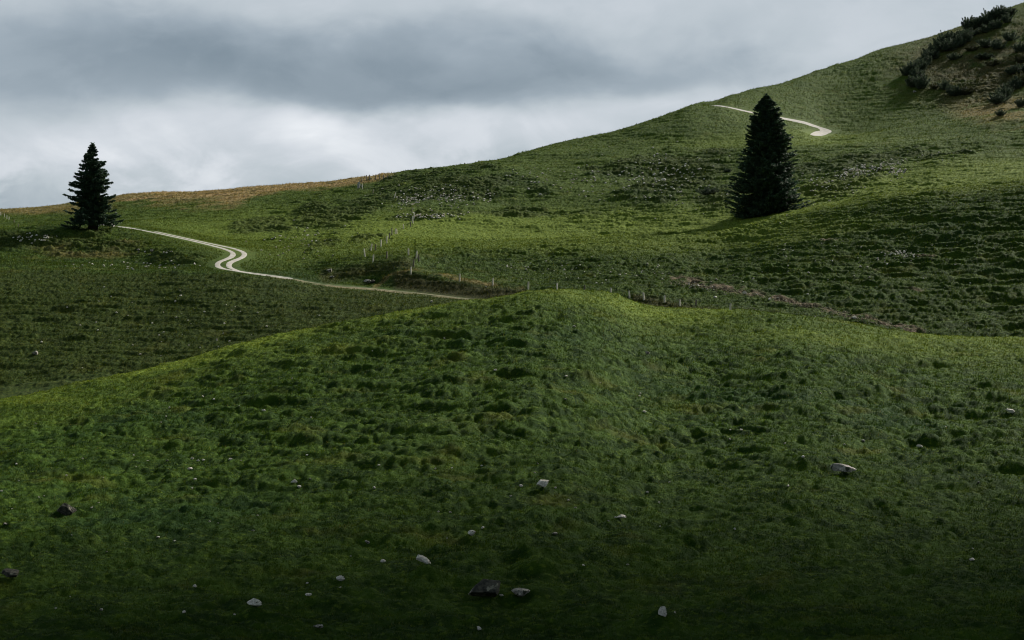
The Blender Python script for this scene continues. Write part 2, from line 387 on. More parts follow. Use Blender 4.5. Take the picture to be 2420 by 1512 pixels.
def simple(name, c0, c1, scale=3.0, rough=.9, bump=.3, lichen=None, lich_th=.58):
    m, nt, b, out = mat(name); g = NT(nt); geo = g.n('ShaderNodeNewGeometry'); tc = g.n('ShaderNodeTexCoord')
    P = tc.outputs['Object']; n = g.noise(P, scale, 5, .62)
    c = g.mix(g.rng(n, .35, .65), c0, c1)
    if lichen:
        c = g.mix(g.rng(g.noise(P, scale*.6, 4, .6, .4), lich_th, lich_th+.06), c, lichen)
    g.l(c, b.inputs['Base Color']); b.inputs['Roughness'].default_value = rough
    bp = g.n('ShaderNodeBump'); bp.inputs['Strength'].default_value = bump; bp.inputs['Distance'].default_value = .05
    g.l(g.noise(P, scale*3, 5, .7), bp.inputs['Height']); g.l(bp.outputs[0], b.inputs['Normal'])
    return m
M_white = simple('white_limestone', (.58, .53, .46), (.88, .82, .73), 6, .9, .9, (.13, .115, .085), .58)
M_grey = simple('weathered_limestone', (.22, .205, .18), (.55, .50, .43), 4, .9, .7, (.05, .055, .035), .52)
M_darkrock = simple('dark_lichen_rock', (.035, .034, .028), (.12, .11, .085), 4, .9, .9, (.27, .25, .19), .57)
M_road = simple('pale_gravel', (.34, .315, .27), (.47, .44, .385), .9, .95, .3, (.24, .21, .16), .63)
M_dirt = simple('dusty_verge_track', (.10, .10, .042), (.20, .18, .10), .7, .95, .3, (.06, .08, .02), .50)
M_post = simple('weathered_wood', (.62, .55, .44), (.85, .79, .68), 6, .85, .2)
M_postd = simple('dark_weathered_wood', (.13, .11, .09), (.26, .22, .18), 6, .85, .2)
M_wire = simple('galvanised_wire', (.10, .10, .10), (.16, .16, .16), 6, .6, .0)
M_bark = simple('spruce_bark', (.016, .013, .010), (.035, .028, .022), 5, .95, .8)
M_stump = simple('bleached_timber', (.28, .27, .25), (.46, .45, .42), 5, .9, .4)
M_sign = simple('orange_brown_wood', (.26, .15, .06), (.38, .23, .10), 5, .8, .2)
M_moss = simple('moss_cushion', (.015, .025, .008), (.05, .06, .012), 9, .95, .8)
def leaf_mat(name, c0, c1, tl=.2):
    m, nt, b, out = mat(name); g = NT(nt); geo = g.n('ShaderNodeNewGeometry')
    n = g.noise(geo.outputs['Position'], .9, 3); c = g.mix(g.rng(n, .35, .65), c0, c1)
    c = g.mix(1., c, g.mix(geo.outputs['Random Per Island'], (.5, .5, .5), (1.7, 1.6, 1.5)), 'MULTIPLY')
    g.l(c, b.inputs['Base Color']); b.inputs['Roughness'].default_value = .65
    tr = g.n('ShaderNodeBsdfTranslucent'); g.l(c, tr.inputs[0])
    ms = g.n('ShaderNodeMixShader'); ms.inputs[0].default_value = tl; g.l(b.outputs[0], ms.inputs[1]); g.l(tr.outputs[0], ms.inputs[2]); g.l(ms.outputs[0], out.inputs[0])
    return m
M_needle = leaf_mat('spruce_needles', (.026, .060, .038), (.052, .092, .044), .25)
M_shrub = leaf_mat('shrub_leaves', (.034, .058, .038), (.078, .108, .060), .3)
M_shrub2 = leaf_mat('autumn_shrub_leaves', (.036, .052, .022), (.085, .088, .030), .2)
M_stem = simple('shrub_stem', (.03, .025, .02), (.07, .06, .05), 5)

# ------------------------------------------------------------------ mesh helpers
def np_mesh(name, V, F, material, attrs=None, smooth=True):
    V = np.ascontiguousarray(V, np.float32); F = np.ascontiguousarray(F, np.int32); k = F.shape[1]
    me = bpy.data.meshes.new(name)
    me.vertices.add(len(V)); me.vertices.foreach_set('co', V.ravel())
    me.loops.add(F.size); me.loops.foreach_set('vertex_index', F.ravel())
    me.polygons.add(len(F)); me.polygons.foreach_set('loop_start', np.arange(0, F.size, k, dtype=np.int32))
    me.polygons.foreach_set('use_smooth', np.full(len(F), smooth))
    me.update(calc_edges=True)
    if attrs:
        for a, v in attrs.items():
            at = me.attributes.new(a, 'FLOAT', 'POINT'); at.data.foreach_set('value', np.ascontiguousarray(v, np.float32).ravel())
    me.materials.append(material)
    return me
def link(name, me, parent=None, **props):
    o = bpy.data.objects.new(name, me); COL.objects.link(o)
    if parent: o.parent = parent
    for k, v in props.items(): o[k] = v
    return o
class Buf:
    """collects tapered tubes and boxes"""
    def __init__(s): s.v = []; s.f = []; s.n = 0
    def add(s, V, F):
        s.v.append(np.asarray(V, float)); s.f.append(np.asarray(F, int)+s.n); s.n += len(V)
    def tube(s, pts, rad, n=6, cap=True, jit=0):
        pts = np.array(pts, float); m = len(pts); ring = []
        for i in range(m):
            t = pts[min(i+1, m-1)]-pts[max(i-1, 0)]; t = t/(np.linalg.norm(t)+1e-9)
            a = np.cross(t, [0.31, 0.93, 0.12]) if abs(t[2]) > .8 else np.cross(t, [0, 0, 1]); a /= np.linalg.norm(a); b_ = np.cross(t, a)
            an = np.arange(n)*2*math.pi/n
            rr = rad[i]*(1+jit*(rng.random(n)-.5))
            ring.append(pts[i]+np.outer(np.cos(an)*rr, a)+np.outer(np.sin(an)*rr, b_))
        V = np.concatenate(ring+[pts[:1], pts[-1:]]); F = []
        for i in range(m-1):
            for k in range(n):
                k2 = (k+1) % n; F.append((i*n+k, i*n+k2, (i+1)*n+k2)); F.append((i*n+k, (i+1)*n+k2, (i+1)*n+k))
        c0 = m*n; c1 = c0+1
        if cap:
            for k in range(n):
                k2 = (k+1) % n; F.append((c0, k2, k)); F.append((c1, (m-1)*n+k, (m-1)*n+k2))
        s.add(V, F)
    def mesh(s, name, material, smooth=False):
        return np_mesh(name, np.concatenate(s.v), np.concatenate(s.f), material, smooth=smooth)

# ------------------------------------------------------------------ ground sheet
# thin out rocks/roads done; build quads
idx = np.arange(NA*NR, dtype=np.int32).reshape(NA, NR)
F = np.stack([idx[:-1, :-1], idx[1:, :-1], idx[1:, 1:], idx[:-1, 1:]], -1).reshape(-1, 4)[:, ::-1]
wrap = np.stack([idx[-1, :-1], idx[0, :-1], idx[0, 1:], idx[-1, 1:]], -1)[:, ::-1]
F = np.concatenate([F, wrap])
V = np.stack([X, Y, Z], -1).reshape(-1, 3)
# close the centre under the viewpoint
cV = np.array([[0, 0, -1.7]]); V = np.concatenate([V, cV]); ci = NA*NR
a_ = idx[:, 0]; cap = np.stack([np.full(NA-1, ci), a_[1:], a_[:-1], a_[:-1]], -1)
cap = np.stack([np.full(NA//2, ci), a_[0:2*(NA//2):2], a_[1:2*(NA//2)+1:2], np.roll(a_, -2)[0:2*(NA//2):2]], -1)[:, ::-1]
F = np.concatenate([F, cap])
ext = lambda a: np.append(np.broadcast_to(a, Z.shape).ravel(), 0.0)
me = np_mesh('ground', V, F, gm, dict(dry=ext(dry), soil=ext(soil), bank=ext(bankd), verge=ext(verge), lit_lush=ext(lit_lush), heath_shade=ext(heath_shade)))
link('ground', me, kind='structure')
del F, V

# ------------------------------------------------------------------ roads
def ribbon(name, L, width, material, lift=.035, taper=0):
    fade = np.minimum(1, (len(L)-np.arange(len(L)))*.6/taper)**.7 if taper else 1
    m = len(L); t = np.gradient(L, axis=0); t /= np.linalg.norm(t, axis=1)[:, None]+1e-9
    nrm = np.c_[-t[:, 1], t[:, 0]]
    cs = np.linspace(-.5, .5, 7)
    s = np.arange(m)*.6
    wob = (vnoise(s/2.5, s*0+len(L) % 7, 5)-.5)*.22
    V = []
    for c in cs:
        w = width + wob*(1 if abs(c) == .5 else 0)
        w = w*fade
        p = L + nrm*(c*w)[:, None] if hasattr(w, 'shape') else L+nrm*c*w
        V.append(np.c_[p, zat(p[:, 0], p[:, 1]) + lift - (.05 if abs(c) == .5 else 0)])
    V = np.concatenate(V); F = []
    K = len(cs)
    ii = np.arange(m-1)
    for k in range(K-1):
        F.append(np.stack([k*m+ii, (k+1)*m+ii, (k+1)*m+ii+1, k*m+ii+1], -1)[:, ::-1])
    return link(name, np_mesh(name, V, np.concatenate(F), material), kind='structure')
ribbon('road', low_a, 1.05, M_road); ribbon('road', low_b, 1.05, M_road)
ribbon('path', low_c, 1.4, M_dirt); ribbon('road', bend, 1.8, M_road); ribbon('road', high, 4.0, M_road, .08, 26)

# ------------------------------------------------------------------ grass blades (uncountable)
def blades(n, r0, r1, amin, amax, h0, h1, wfac, keep=None):
    a = rng.uniform(amin, amax, n); u = rng.random(n)
    r = r0*(r1/r0)**u if r1 > r0*1.3 else r0+(r1-r0)*u
    x = r*np.sin(a); y = r*np.cos(a); return x, y, r
def blade_field(name, n, r0, r1, size_px, label):
    x, y, r = blades(n, r0, r1, -azf*1.29, azf*1.29, 0, 0, 0)
    fa = np.interp(np.arctan2(x, y), AZ, np.arange(NA)).astype(int); fr = np.interp(r, R, np.arange(NR)).astype(int)
    m = (rmask[fa, fr] > .65) & (soil[fa, fr] < .35) & (verge[fa, fr] < .3)
    # drop the ones on ground that faces away and hides
    x, y, r, fa, fr = x[m], y[m], r[m], fa[m], fr[m]; n = len(x)
    z = zat(x, y)
    pxm = r/(F_*1024/W_)                     # metres per picture pixel at this range
    tall = (0.55+0.9*vnoise(x/1.3, y/1.3, 5))*(1-.35*lit_lush[fa, fr])
    h = size_px*pxm*rng.uniform(.5, 1.4, n)*tall*1.25
    w = size_px*pxm*rng.uniform(.35, .8, n)
    th = rng.uniform(0, math.pi*2, n); dx = np.cos(th)*w/2; dy = np.sin(th)*w/2
    ln = rng.uniform(0, .9, n)*h; lt = rng.uniform(0, math.pi*2, n)
    A = np.c_[x-dx, y-dy, z-.2*h]; B = np.c_[x+dx, y+dy, z-.2*h]; C = np.c_[x+np.cos(lt)*ln, y+np.sin(lt)*ln, z+h]
    V = np.stack([A, B, C], 1).reshape(-1, 3); F = np.arange(3*n).reshape(-1, 3)
    at = {k: np.repeat(v[fa, fr], 3) for k, v in (('dry', dry), ('lit_lush', lit_lush), ('heath_shade', heath_shade), ('bank', bankd))}
    e = .12+pxm*.5; gx = (zat(x+e, y)-zat(x-e, y))/(2*e); gy = (zat(x, y+e)-zat(x, y-e))/(2*e)
    N = np.c_[-gx, -gy, np.ones(n)]; N /= np.linalg.norm(N, axis=1)[:, None]
    me = np_mesh(name, V, F, bm_, at, smooth=False)
    a_n = me.attributes.new('lie', 'FLOAT_VECTOR', 'POINT'); a_n.data.foreach_set('vector', np.repeat(N, 3, axis=0).astype(np.float32).ravel())
    link(name, me, kind='stuff', label=label, category='grass')
blade_field('grass', 800000, 56, 190, 1.32, 'short grazed green grass covering the near hill')
blade_field('grass', 425000, 238, 380, 1.15, 'tufty dark grass on the slopes beyond the near hill')
blade_field('grass', 425000, 380, 830, 1.0, 'grass on the upper hillside below the skyline')

# ------------------------------------------------------------------ rocks
def ico(sub):
    import bmesh
    bm = bmesh.new(); bmesh.ops.create_icosphere(bm, subdivisions=sub, radius=1)
    V = np.array([v.co[:] for v in bm.verts]); F = np.array([[v.index for v in f.verts] for f in bm.faces]); bm.free(); return V, F
IV3, IF3 = ico(3); IV4, IF4 = ico(5)
def rock_mesh(name, seed, material, dims=(1, .8, .6), fine=False, cuts=9):
    rs = np.random.default_rng(seed); V, F_ = (IV4, IF4) if fine else (IV3, IF3); V = V.copy()
    for k in range(cuts):
        n = rs.normal(size=3); n /= np.linalg.norm(n); d = rs.uniform(.45, .85)
        s = V@n; V = V - np.outer(np.maximum(s-d, 0)*.93, n)
    nz = fbm(V[:, 0]*1.7+seed, V[:, 1]*1.7+V[:, 2]*1.3, seed, 4)*.13
    if fine: nz = nz + fbm(V[:, 0]*7+V[:, 2]*4, V[:, 1]*7-V[:, 2]*6, seed+5, 4)*.06
    V = V*(1+nz)[:, None]
    V = V/np.abs(V).max(0)*np.array(dims)*.5
    return np_mesh(name, V, F_, material, smooth=False)
white_v = [rock_mesh('stone', 100+i, M_white, (1, rng.uniform(.6, .9), rng.uniform(.4, .75))) for i in range(9)]
grey_v = [rock_mesh('stone', 200+i, M_grey, (1, rng.uniform(.6, .9), rng.uniform(.45, .8))) for i in range(6)]
GR_NEAR = 'small pale stones scattered over the near hill'
def place(px, py, wpx, me, label, group=None, cat='rock', name='rock', hp=None, sink=.25, rz=None, tilt=.25, rmin=40, squash=1):
    (x, y), r = hit_on(Z, px, py, rmin=rmin)
    z = float(zat(x, y)); s = wpx/F_*r*1.08
    o = bpy.data.objects.new(name, me); COL.objects.link(o)
    o.scale = (s, s*.9, s*squash); zd = 0.5*s*squash*.7
    o.location = (x, y, z + zd*(1-2*sink)); o.rotation_euler = (rng.uniform(-tilt, tilt), rng.uniform(-tilt, tilt), rng.uniform(0, 6.28) if rz is None else rz)
    o['label'] = label; o['category'] = cat
    if group: o['group'] = group
    return o
def boulder(px, py, w, dims, seed, m, label, rz=0, sink=.2, rot=(0, 0), name='boulder'):
    me = rock_mesh(name, seed, m, dims, True, 14)
    o = place(px, py, w, me, label, None, 'boulder', name, sink=sink, rz=rz, tilt=0)
    o.rotation_euler = (rot[0], rot[1], rz); s = o.scale[0]; o.scale = (s, s, s); return o
boulder(1147, 1412, 78, (1, .8, .62), 11, M_darkrock, 'biggest dark boulder with a flat slanting top, lying low in the foreground grass', .1, .12, (.05, -.12))
boulder(1232, 1408, 46, (1, .7, .42), 12, M_grey, 'low flat grey rock just beside the biggest dark boulder', .2, .22)
boulder(158, 1216, 42, (1, .8, .82), 13, M_darkrock, 'round dark boulder with a pale rim, alone on the slope near the left edge', .4, .1)
boulder(27, 1366, 42, (1, .7, .48), 14, M_darkrock, 'low dark boulder in the shade at the left edge of the foreground', 0, .15)
boulder(604, 1434, 38, (1, .7, .45), 15, M_white, 'bright white rock with a dark underside, lowest of the large white rocks left of centre', .1, .1, (0, .1))
boulder(1001, 1334, 36, (1, .7, .40), 16, M_white, 'bright white slab tilted on a grassy mound above the biggest dark boulder', -.2, .0, (.15, .35))
boulder(1566, 1456, 28, (.8, .7, 1), 17, M_white, 'upright white rock with dark cracks beside a mound at the bottom edge', .3, .1, (0, .3))
boulder(1992, 1121, 56, (1, .6, .34), 18, M_grey, 'long flat outcrop with a white top, half buried beside a mossy mound', .1, .15, (0, .08))
boulder(2010, 1116, 26, (1, .6, .4), 28, M_white, 'white tip of the flat half buried outcrop beside the mossy mound', .1, .0, (0, .3))
boulder(1282, 1151, 30, (1, .7, .55), 19, M_white, 'pale squared block standing in the grass at mid height of the near hill', 0, .1)
boulder(1113, 1266, 20, (1, .8, .75), 20, M_white, 'small pointed white rock on a dark tuft above the tilted slab', .2, .1)
boulder(1467, 1228, 26, (1, .7, .4), 21, M_white, 'flat pale rock half covered by turf to the right of the pointed rock', .3, .15)
boulder(804, 1372, 20, (1, .8, .6), 22, M_white, 'small white domed rock between the two large white rocks', 0, .1)
boulder(754, 1486, 26, (1, .6, .4), 23, M_grey, 'dull grey rock sunk in the grass near the bottom edge', 0, .2)
boulder(728, 1408, 16, (1, .8, .5), 24, M_white, 'small white rock beside yellowed leaves, above the lowest large white rock', 0, .15)
boulder(906, 1330, 14, (1, .8, .6), 25, M_white, 'little grey white rock left of the tilted slab', 0, .1)
boulder(1530, 837, 14, (1, .8, .6), 26, M_grey, 'brown stained rock below the saddle of the near hill', 0, .2)
boulder(2388, 976, 20, (1, .7, .4), 27, M_white, 'jagged white rock at the right edge below the near crest', 0, .15, (0, .3))
near = []
def Q5(l): return [(x*.3417, 1063+y*.3417, s) for x, y, s in l]
def Q6(l): return [(708.7+x*.366, 1063+y*.366, s) for x, y, s in l]
def Q7(l): return [(1535.6+x*.3651, 1004+y*.3651, s) for x, y, s in l]
near += Q5([(1020,78,7),(1327,68,9),(1370,78,7),(1405,75,7),(1310,142,14),(715,197,7),(940,120,5),(1155,78,7),(1590,72,9),(1665,78,6),(1350,210,8),(2035,230,18),(2145,203,6),(2125,42,7),(1327,268,6),(115,102,6),(10,288,7),(270,330,6),(305,320,5),(82,412,6),(460,180,5),(130,220,7),(680,368,6),(635,405,9),(1447,498,6),(1508,508,5),(1750,562,7),(1093,611,12),(1210,633,8),(1780,455,5),(738,706,6),(1045,750,4),(495,592,6),(35,520,10),(385,1100,7),(485,1018,5),(860,653,4),(2070,262,9),(925,42,7),(570,63,5),(2350,955,8),(1270,1130,13),(1350,952,10),(2125,925,7),(700,1112,10),(1620,1143,7)])
near += Q6([(1360,300,7),(875,126,8),(980,120,5),(510,103,8),(480,250,9),(1175,105,8),(1535,90,6),(1515,150,5),(1778,377,7),(1735,330,8),(2035,440,6),(1645,550,15),(435,605,12),(327,688,5),(890,405,7),(970,405,6),(2320,497,6),(2385,212,6),(2240,277,7),(1560,358,5),(950,573,4),(2115,745,8),(1830,748,8),(1155,1165,14),(1300,945,10),(1425,238,11),(1650,250,9),(1990,462,7),(1180,508,8)])
near += Q7([(590,38,9),(518,97,7),(873,122,6),(1255,130,6),(1745,146,13),(992,212,13),(125,375,7),(2125,377,9),(892,402,10),(65,660,6),(2090,803,6),(2085,880,14),(715,968,3),(1217,847,3),(60,508,9),(1055,60,4),(1180,75,5),(550,678,8),(160,1218,7),(1380,110,10)])
near += [(1356,774,8),(1338,890,8),(1170,876,8),(1336,944,6),(1510,937,8),(1523,975,9),(1513,930,6),(1710,988,6),(1725,1017,6),(1050,800,6),(480,938,6),(565,960,5),(400,965,8),(392,985,7),(622,972,8),(735,988,7),(505,945,7),(1418,905,5),(85,1002,7),(1605,975,4),(690,895,5),(380,1000,6),(1938,930,6),(2235,1010,5),(880,830,4),(1940,832,4)]
for i, (px, py, s) in enumerate(near):
    place(px, py, s*rng.uniform(.85, 1.2), white_v[i % 9] if rng.random() < .8 else grey_v[i % 6], 'small pale limestone stone lying loose in the grass of the near hill', GR_NEAR, 'stone', 'stone', sink=.08, squash=rng.uniform(.7, 1))
def cluster(n, cx, cy, rx, ry, s0, s1, label, group, rmin=238, grey=.35, ang=0):
    for i in range(n):
        a = rng.normal()*.5; b_ = rng.normal()*.5
        px = cx+rx*a*math.cos(ang)-ry*b_*math.sin(ang); py = cy+rx*a*math.sin(ang)+ry*b_*math.cos(ang)
        if not (4 < px < 2415): continue
        s = 1.35*s0*(s1/s0)**(rng.random()**1.6)
        me = grey_v[rng.integers(6)] if rng.random() < grey else white_v[rng.integers(9)]
        place(px, py, s, me, label, group, 'stone', 'stone', sink=-.02, rmin=rmin)
C = cluster
C(12, 738+240, 478, 22, 12, 2, 6, 'pale rock in the broken outcrop beside the fence on the upper slope', 'rocks of the outcrop beside the leaning post')
C(16, 1040, 465, 50, 16, 2, 5, 'pale stone among the dark hummocks of the upper slope, below the skyline', 'stones among the upper dark hummocks')
C(14, 1020, 512, 70, 6, 2, 6, 'pale stone in the row at the foot of the upper outcrops', 'stones in a row at the foot of the upper outcrops')
C(16, 1560, 420, 110, 60, 2, 6, 'pale stone on the hummocky slope left of the large dark spruce', 'stones left of the large spruce')
C(8, 1400, 445, 80, 30, 2, 4, 'tiny pale stone on the slope above the grassy bowl', 'stones above the bowl')
C(12, 2035, 405, 50, 9, 3, 10, 'pale rock in the band of outcrops right of the large spruce', 'outcrop band right of the large spruce', ang=-.2)
C(10, 2118, 405, 22, 20, 3, 8, 'pinkish rock in the steep little outcrop at the end of the rock band', 'little outcrop ending the rock band')
C(14, 1960, 435, 90, 30, 2, 4, 'tiny pale stone below the rock band right of the large spruce', 'tiny stones right of the large spruce')
C(6, 1830, 512, 80, 14, 2, 6, 'pale rock lying at the foot of the large dark spruce', 'rocks at the foot of the large spruce')
C(7, 2220, 370, 60, 20, 2, 5, 'small stone on the green hump above the rock band', 'stones on the hump above the rock band')
C(26, 1650, 677, 60, 7, 1.8, 6, 'broken pale stone on the eroded soil strip above the fence', 'stones of the eroded strip', grey=.3, ang=.15)
C(24, 1900, 722, 190, 7, 1.6, 6, 'broken stone along the eroded brown strip at the foot of the dark slope', 'stones along the brown strip', grey=.4, ang=.2)
C(12, 2000, 620, 240, 60, 1.8, 4.5, 'small pale stone among hummocks of the dark slope under the crest', 'stones on the dark hummocky slope')
C(12, 1400, 640, 240, 22, 1.8, 4, 'small pale stone on the dark slope above the fence', 'stones above the fence')
C(10, 320, 628, 160, 10, 2, 6, 'pale rock in the low ledge at the foot of the tree mound', 'ledge rocks below the tree mound')
C(8, 90, 562, 60, 10, 2, 6, 'pale rock in the ledge beside the lone spruce on its mound', 'ledge rocks beside the lone spruce')
C(5, 340, 598, 20, 8, 3, 7, 'grey rock in the outcrop on the flank of the tree mound', 'outcrop on the flank of the tree mound', grey=.7)
C(5, 400, 595, 14, 6, 3, 6, 'grey rock in the small outcrop between the tree mound and the road bend', 'small outcrop near the road bend', grey=.6)
C(9, 760, 575, 70, 30, 2, 5, 'pale stone on the slope between the road bend and the climbing fence', 'stones above the road bend')
C(12, 450, 790, 380, 110, 1.8, 4.5, 'small pale stone on the dark slope below the road', 'stones on the slope below the road')
(lambda: [boulder(*a) for a in [
    (779, 643, 14, (1,.8,.8), 41, M_grey, 'grey knobbly rock on the hollow bank above the track'),
    (784, 656, 12, (1,.6,.5), 42, M_grey, 'pinkish slab just below the knobbly rock on the hollow bank'),
    (866, 670, 22, (1,.6,.45), 43, M_grey, 'row of pale grey rock beside the track in the hollow'),
    (880, 668, 16, (1,.6,.5), 44, M_darkrock, 'dark rock at the end of the pale row beside the track'),
    (1019, 714, 7, (1,.7,.8), 45, M_white, 'single white rock on the dark slope just below the track'),
    (1690, 704, 10, (1,.7,.5), 46, M_white, 'bright white rock between the fence and the eroded strip'),
    (1760, 695, 12, (1,.7,.5), 47, M_white, 'largest white rock in the middle of the eroded strip'),
    (2018, 753, 14, (1,.7,.5), 48, M_white, 'white rock near the lower end of the eroded strip'),
    (84, 838, 16, (1,.8,.7), 49, M_grey, 'lone grey rock on the dark slope near the left edge'),
    (1277, 461, 8, (1,.7,.6), 50, M_white, 'white rock alone high on the dark slope'),
    (1568, 427, 12, (1,.7,.4), 51, M_white, 'largest white rock on the slope left of the big spruce'),
    (2160, 218, 8, (1,.7,.6), 52, M_grey, 'small rock at the foot of the shrubs high on the slope')]])()

def chips(name, specs, label, m=None, big=1.0):
    Vs = []; Fs = []; nv = 0
    for (n, cx, cy, rx, ry, ang) in specs:
        for i in range(n):
            a = rng.normal()*.5; b_ = rng.normal()*.5
            px = cx+rx*a*math.cos(ang)-ry*b_*math.sin(ang); py = cy+rx*a*math.sin(ang)+ry*b_*math.cos(ang)
            if not (4 < px < 2415): continue
            (x, y), r = hit_on(Z, px, py, rmin=238)
            sz = big*rng.uniform(1.2, 3.0)/F_*r
            V = rng.normal(size=(8, 3)); V /= np.linalg.norm(V, axis=1)[:, None]; V *= np.array([sz*.6, sz*.5, sz*.42])
            V = HV*np.array([sz*.6, sz*.5, sz*.4])*(1+.5*(rng.random((len(HV), 1))-.5)) + np.array([x, y, float(zat(x, y))+sz*.22])
            Vs.append(V); Fs.append(HF+nv); nv += len(V)
    link(name, np_mesh(name, np.concatenate(Vs), np.concatenate(Fs), m or M_chip, smooth=False), kind='stuff', label=label, category='stones')
HV, HF = ico(1)
M_chip = simple('broken_limestone', (.15, .12, .07), (.62, .52, .38), .8, .9, .2)
chips('rubble', [(150, 1650, 677, 90, 7, .15), (220, 1880, 717, 260, 7, .2), (120, 2020, 752, 90, 7, .2)], 'broken brownish stone rubble strewn along the eroded strip above the fence')
M_chip2 = simple('pale_limestone_chips', (.50, .44, .36), (.86, .80, .70), .8, .9, .2)
chips('stone_chips', [(130, 1050, 466, 120, 30, 0), (28, 960, 475, 34, 16, 0), (60, 1020, 511, 80, 6, 0), (150, 1550, 425, 170, 65, 0), (140, 2040, 402, 100, 13, -.2),
      (40, 2118, 405, 25, 20, 0), (60, 1940, 440, 120, 40, 0), (50, 2130, 600, 50, 8, 0), (60, 2000, 620, 300, 80, 0), (60, 1350, 640, 300, 30, 0), (40, 320, 628, 180, 10, 0), (30, 80, 563, 70, 10, 0), (50, 700, 570, 120, 40, 0), (60, 1300, 430, 200, 30, 0), (50, 450, 780, 420, 120, 0)],
      'broken pale stone chips strewn over the rocky hummocks of the upper slope', M_chip2, 1.8)
# ------------------------------------------------------------------ fences
def q2(p): return (708.7+p[0]*.3418, 354.4+p[1]*.3418)
def q4(p): return (1417.4+p[0]*.4141, 531.5+p[1]*.4141)
def fence(posts, label, hpx, rmin=238, lean=.06, dark=.25, wires=2, rmax=1000, rad=.12):
    pts = []
    for p in posts:
        px, py = p[0], p[1]; (x, y), r = hit_on(Z, px, py, rmin=rmin, rmax=rmax)
        h = (p[2] if len(p) > 2 else hpx)/F_*r
        pts.append((x, y, float(zat(x, y)), h, p[3] if len(p) > 3 else rng.normal()*lean))
    root = bpy.data.objects.new('fence', None); COL.objects.link(root); root.location = pts[0][:3]
    root['label'] = label; root['category'] = 'fence'
    o0 = np.array(pts[0][:3]); tops = []
    for x, y, z, h, ln in pts:
        b = Buf(); d = np.array([ln*h, rng.normal()*.04*h, 0]); base = np.array([x, y, z])-o0
        q = [base+np.array([0, 0, -.15]), base+d*.5+np.array([0, 0, h*.5]), base+d+np.array([0, 0, h])]
        b.tube(q, [rad*1.05, rad, rad*.92], 7, jit=.15)
        link('post', b.mesh('post', M_postd if rng.random() < dark else M_post), root); tops.append((base, d, h))
    w = Buf()
    for k in range(wires):
        f = .9-.38*k
        for (b0, d0, h0), (b1, d1, h1) in zip(tops[:-1], tops[1:]):
            p0 = b0+d0*f+np.array([0, 0, h0*f]); p1 = b1+d1*f+np.array([0, 0, h1*f])
            if np.linalg.norm(p1-p0) > 60: continue
            mid_ = (p0+p1)/2 - np.array([0, 0, .04]); w.tube([p0, mid_, p1], [.004]*3, 3, cap=False)
    if w.n: link('wire', w.mesh('wire', M_wire), root)
    return root
fence([q2(p)+(17.5,) for p in [(820,773),(785,805),(768,858),(1103,907),(1332,936),(1577,960),(1776,970),(1964,985),(2147,1004),(2278,1024),(2377,1034)]] +
      [q4(p)+(h,) for p, h in [((250,425),14),((368,442),17),((455,460),14),((548,458),13),((742,487),16),((880,487),6),((1228,542),9),((1420,567),6),((1863,642),4)]],
      'long post and wire fence running above the dark bank behind the near hill', 17)
fence([q2(p)+(17.5,) for p in [(505,773),(600,752),(750,730),(803,748)]], 'short run of pale fence posts on the lip of the hollow bank', 17)
fence([q2((x, y))+(h*.3418, l) for x, y, h, l in [(448,738,55,-.1),(490,692,45,.15),(520,692,40,.1),(560,670,50,0),(598,645,52,.05),(618,615,44,.02),(635,588,48,0),(658,580,38,.08),(670,580,35,-.1),(716,545,34,-.08),(763,530,34,.05),(780,507,42,-.05),(788,475,44,.08),(772,430,34,.1),(650,335,44,.25),(504,302,34,.05),(432,272,40,-.05)]],
      'old post fence climbing the grassy slope in a crooked line, with leaning posts', 17, lean=.1, dark=.35)
fence([q2((x, y))+(h*.3418,) for x, y, h in [(427,222,36),(458,212,38),(482,215,44),(524,205,36),(549,200,36),(579,198,24),(605,196,19),(632,192,13)]], 'fence posts standing against the sky on the ridge beside the brown grass', 12, rmin=500, rmax=760, dark=1, rad=.16)
fence([(2,509,8),(10,513,8),(16,517,8),(21,520,8),(33,527,8),(44,536,7)], 'small distant fence at the left edge beyond the lone spruce', 8, rmin=420)

# bleached stump with its brace
(x, y), r = hit_on(Z, *q2((405, 262)), rmin=420)
z = float(zat(x, y)); t = bpy.data.objects.new('strainer_post', None); COL.objects.link(t); t.location = (x, y, z)
t['label'] = 'thick bleached fence post with a splayed brace just below the ridge'; t['category'] = 'post'
b = Buf(); h = 16/F_*r; b.tube([(0, 0, -.2), (.02, 0, h*.5), (.12, 0, h*.86)], [.42, .38, .3], 9, jit=.3); b.tube([(.25, 0, h*.5), (.3, 0, h)], [.12, .07], 6); link('post', b.mesh('post', M_stump), t)
b = Buf(); b.tube([(.2, -.1, h*.8), (.7, -.3, h*.35), (1.15, -.5, -.1)], [.09, .09, .09], 6); link('brace', b.mesh('brace', M_stump), t)

# little wooden waymark high on the right slope
(x, y), r = hit_on(Z, 2284, 263, rmin=420)
z = float(zat(x, y)); t = bpy.data.objects.new('signpost', None); COL.objects.link(t); t.location = (x, y, z)
t['label'] = 'small wooden signpost with a crossboard below the brown shrubby slope'; t['category'] = 'signpost'
b = Buf(); h = 15/F_*r; b.tube([(0, 0, -.2), (0, 0, h)], [.07, .06], 6); link('post', b.mesh('post', M_sign), t)
b = Buf(); b.tube([(-1.35, 0, h-.1), (.35, 0, h-.22)], [.09, .09], 4); link('board', b.mesh('board', M_sign), t)

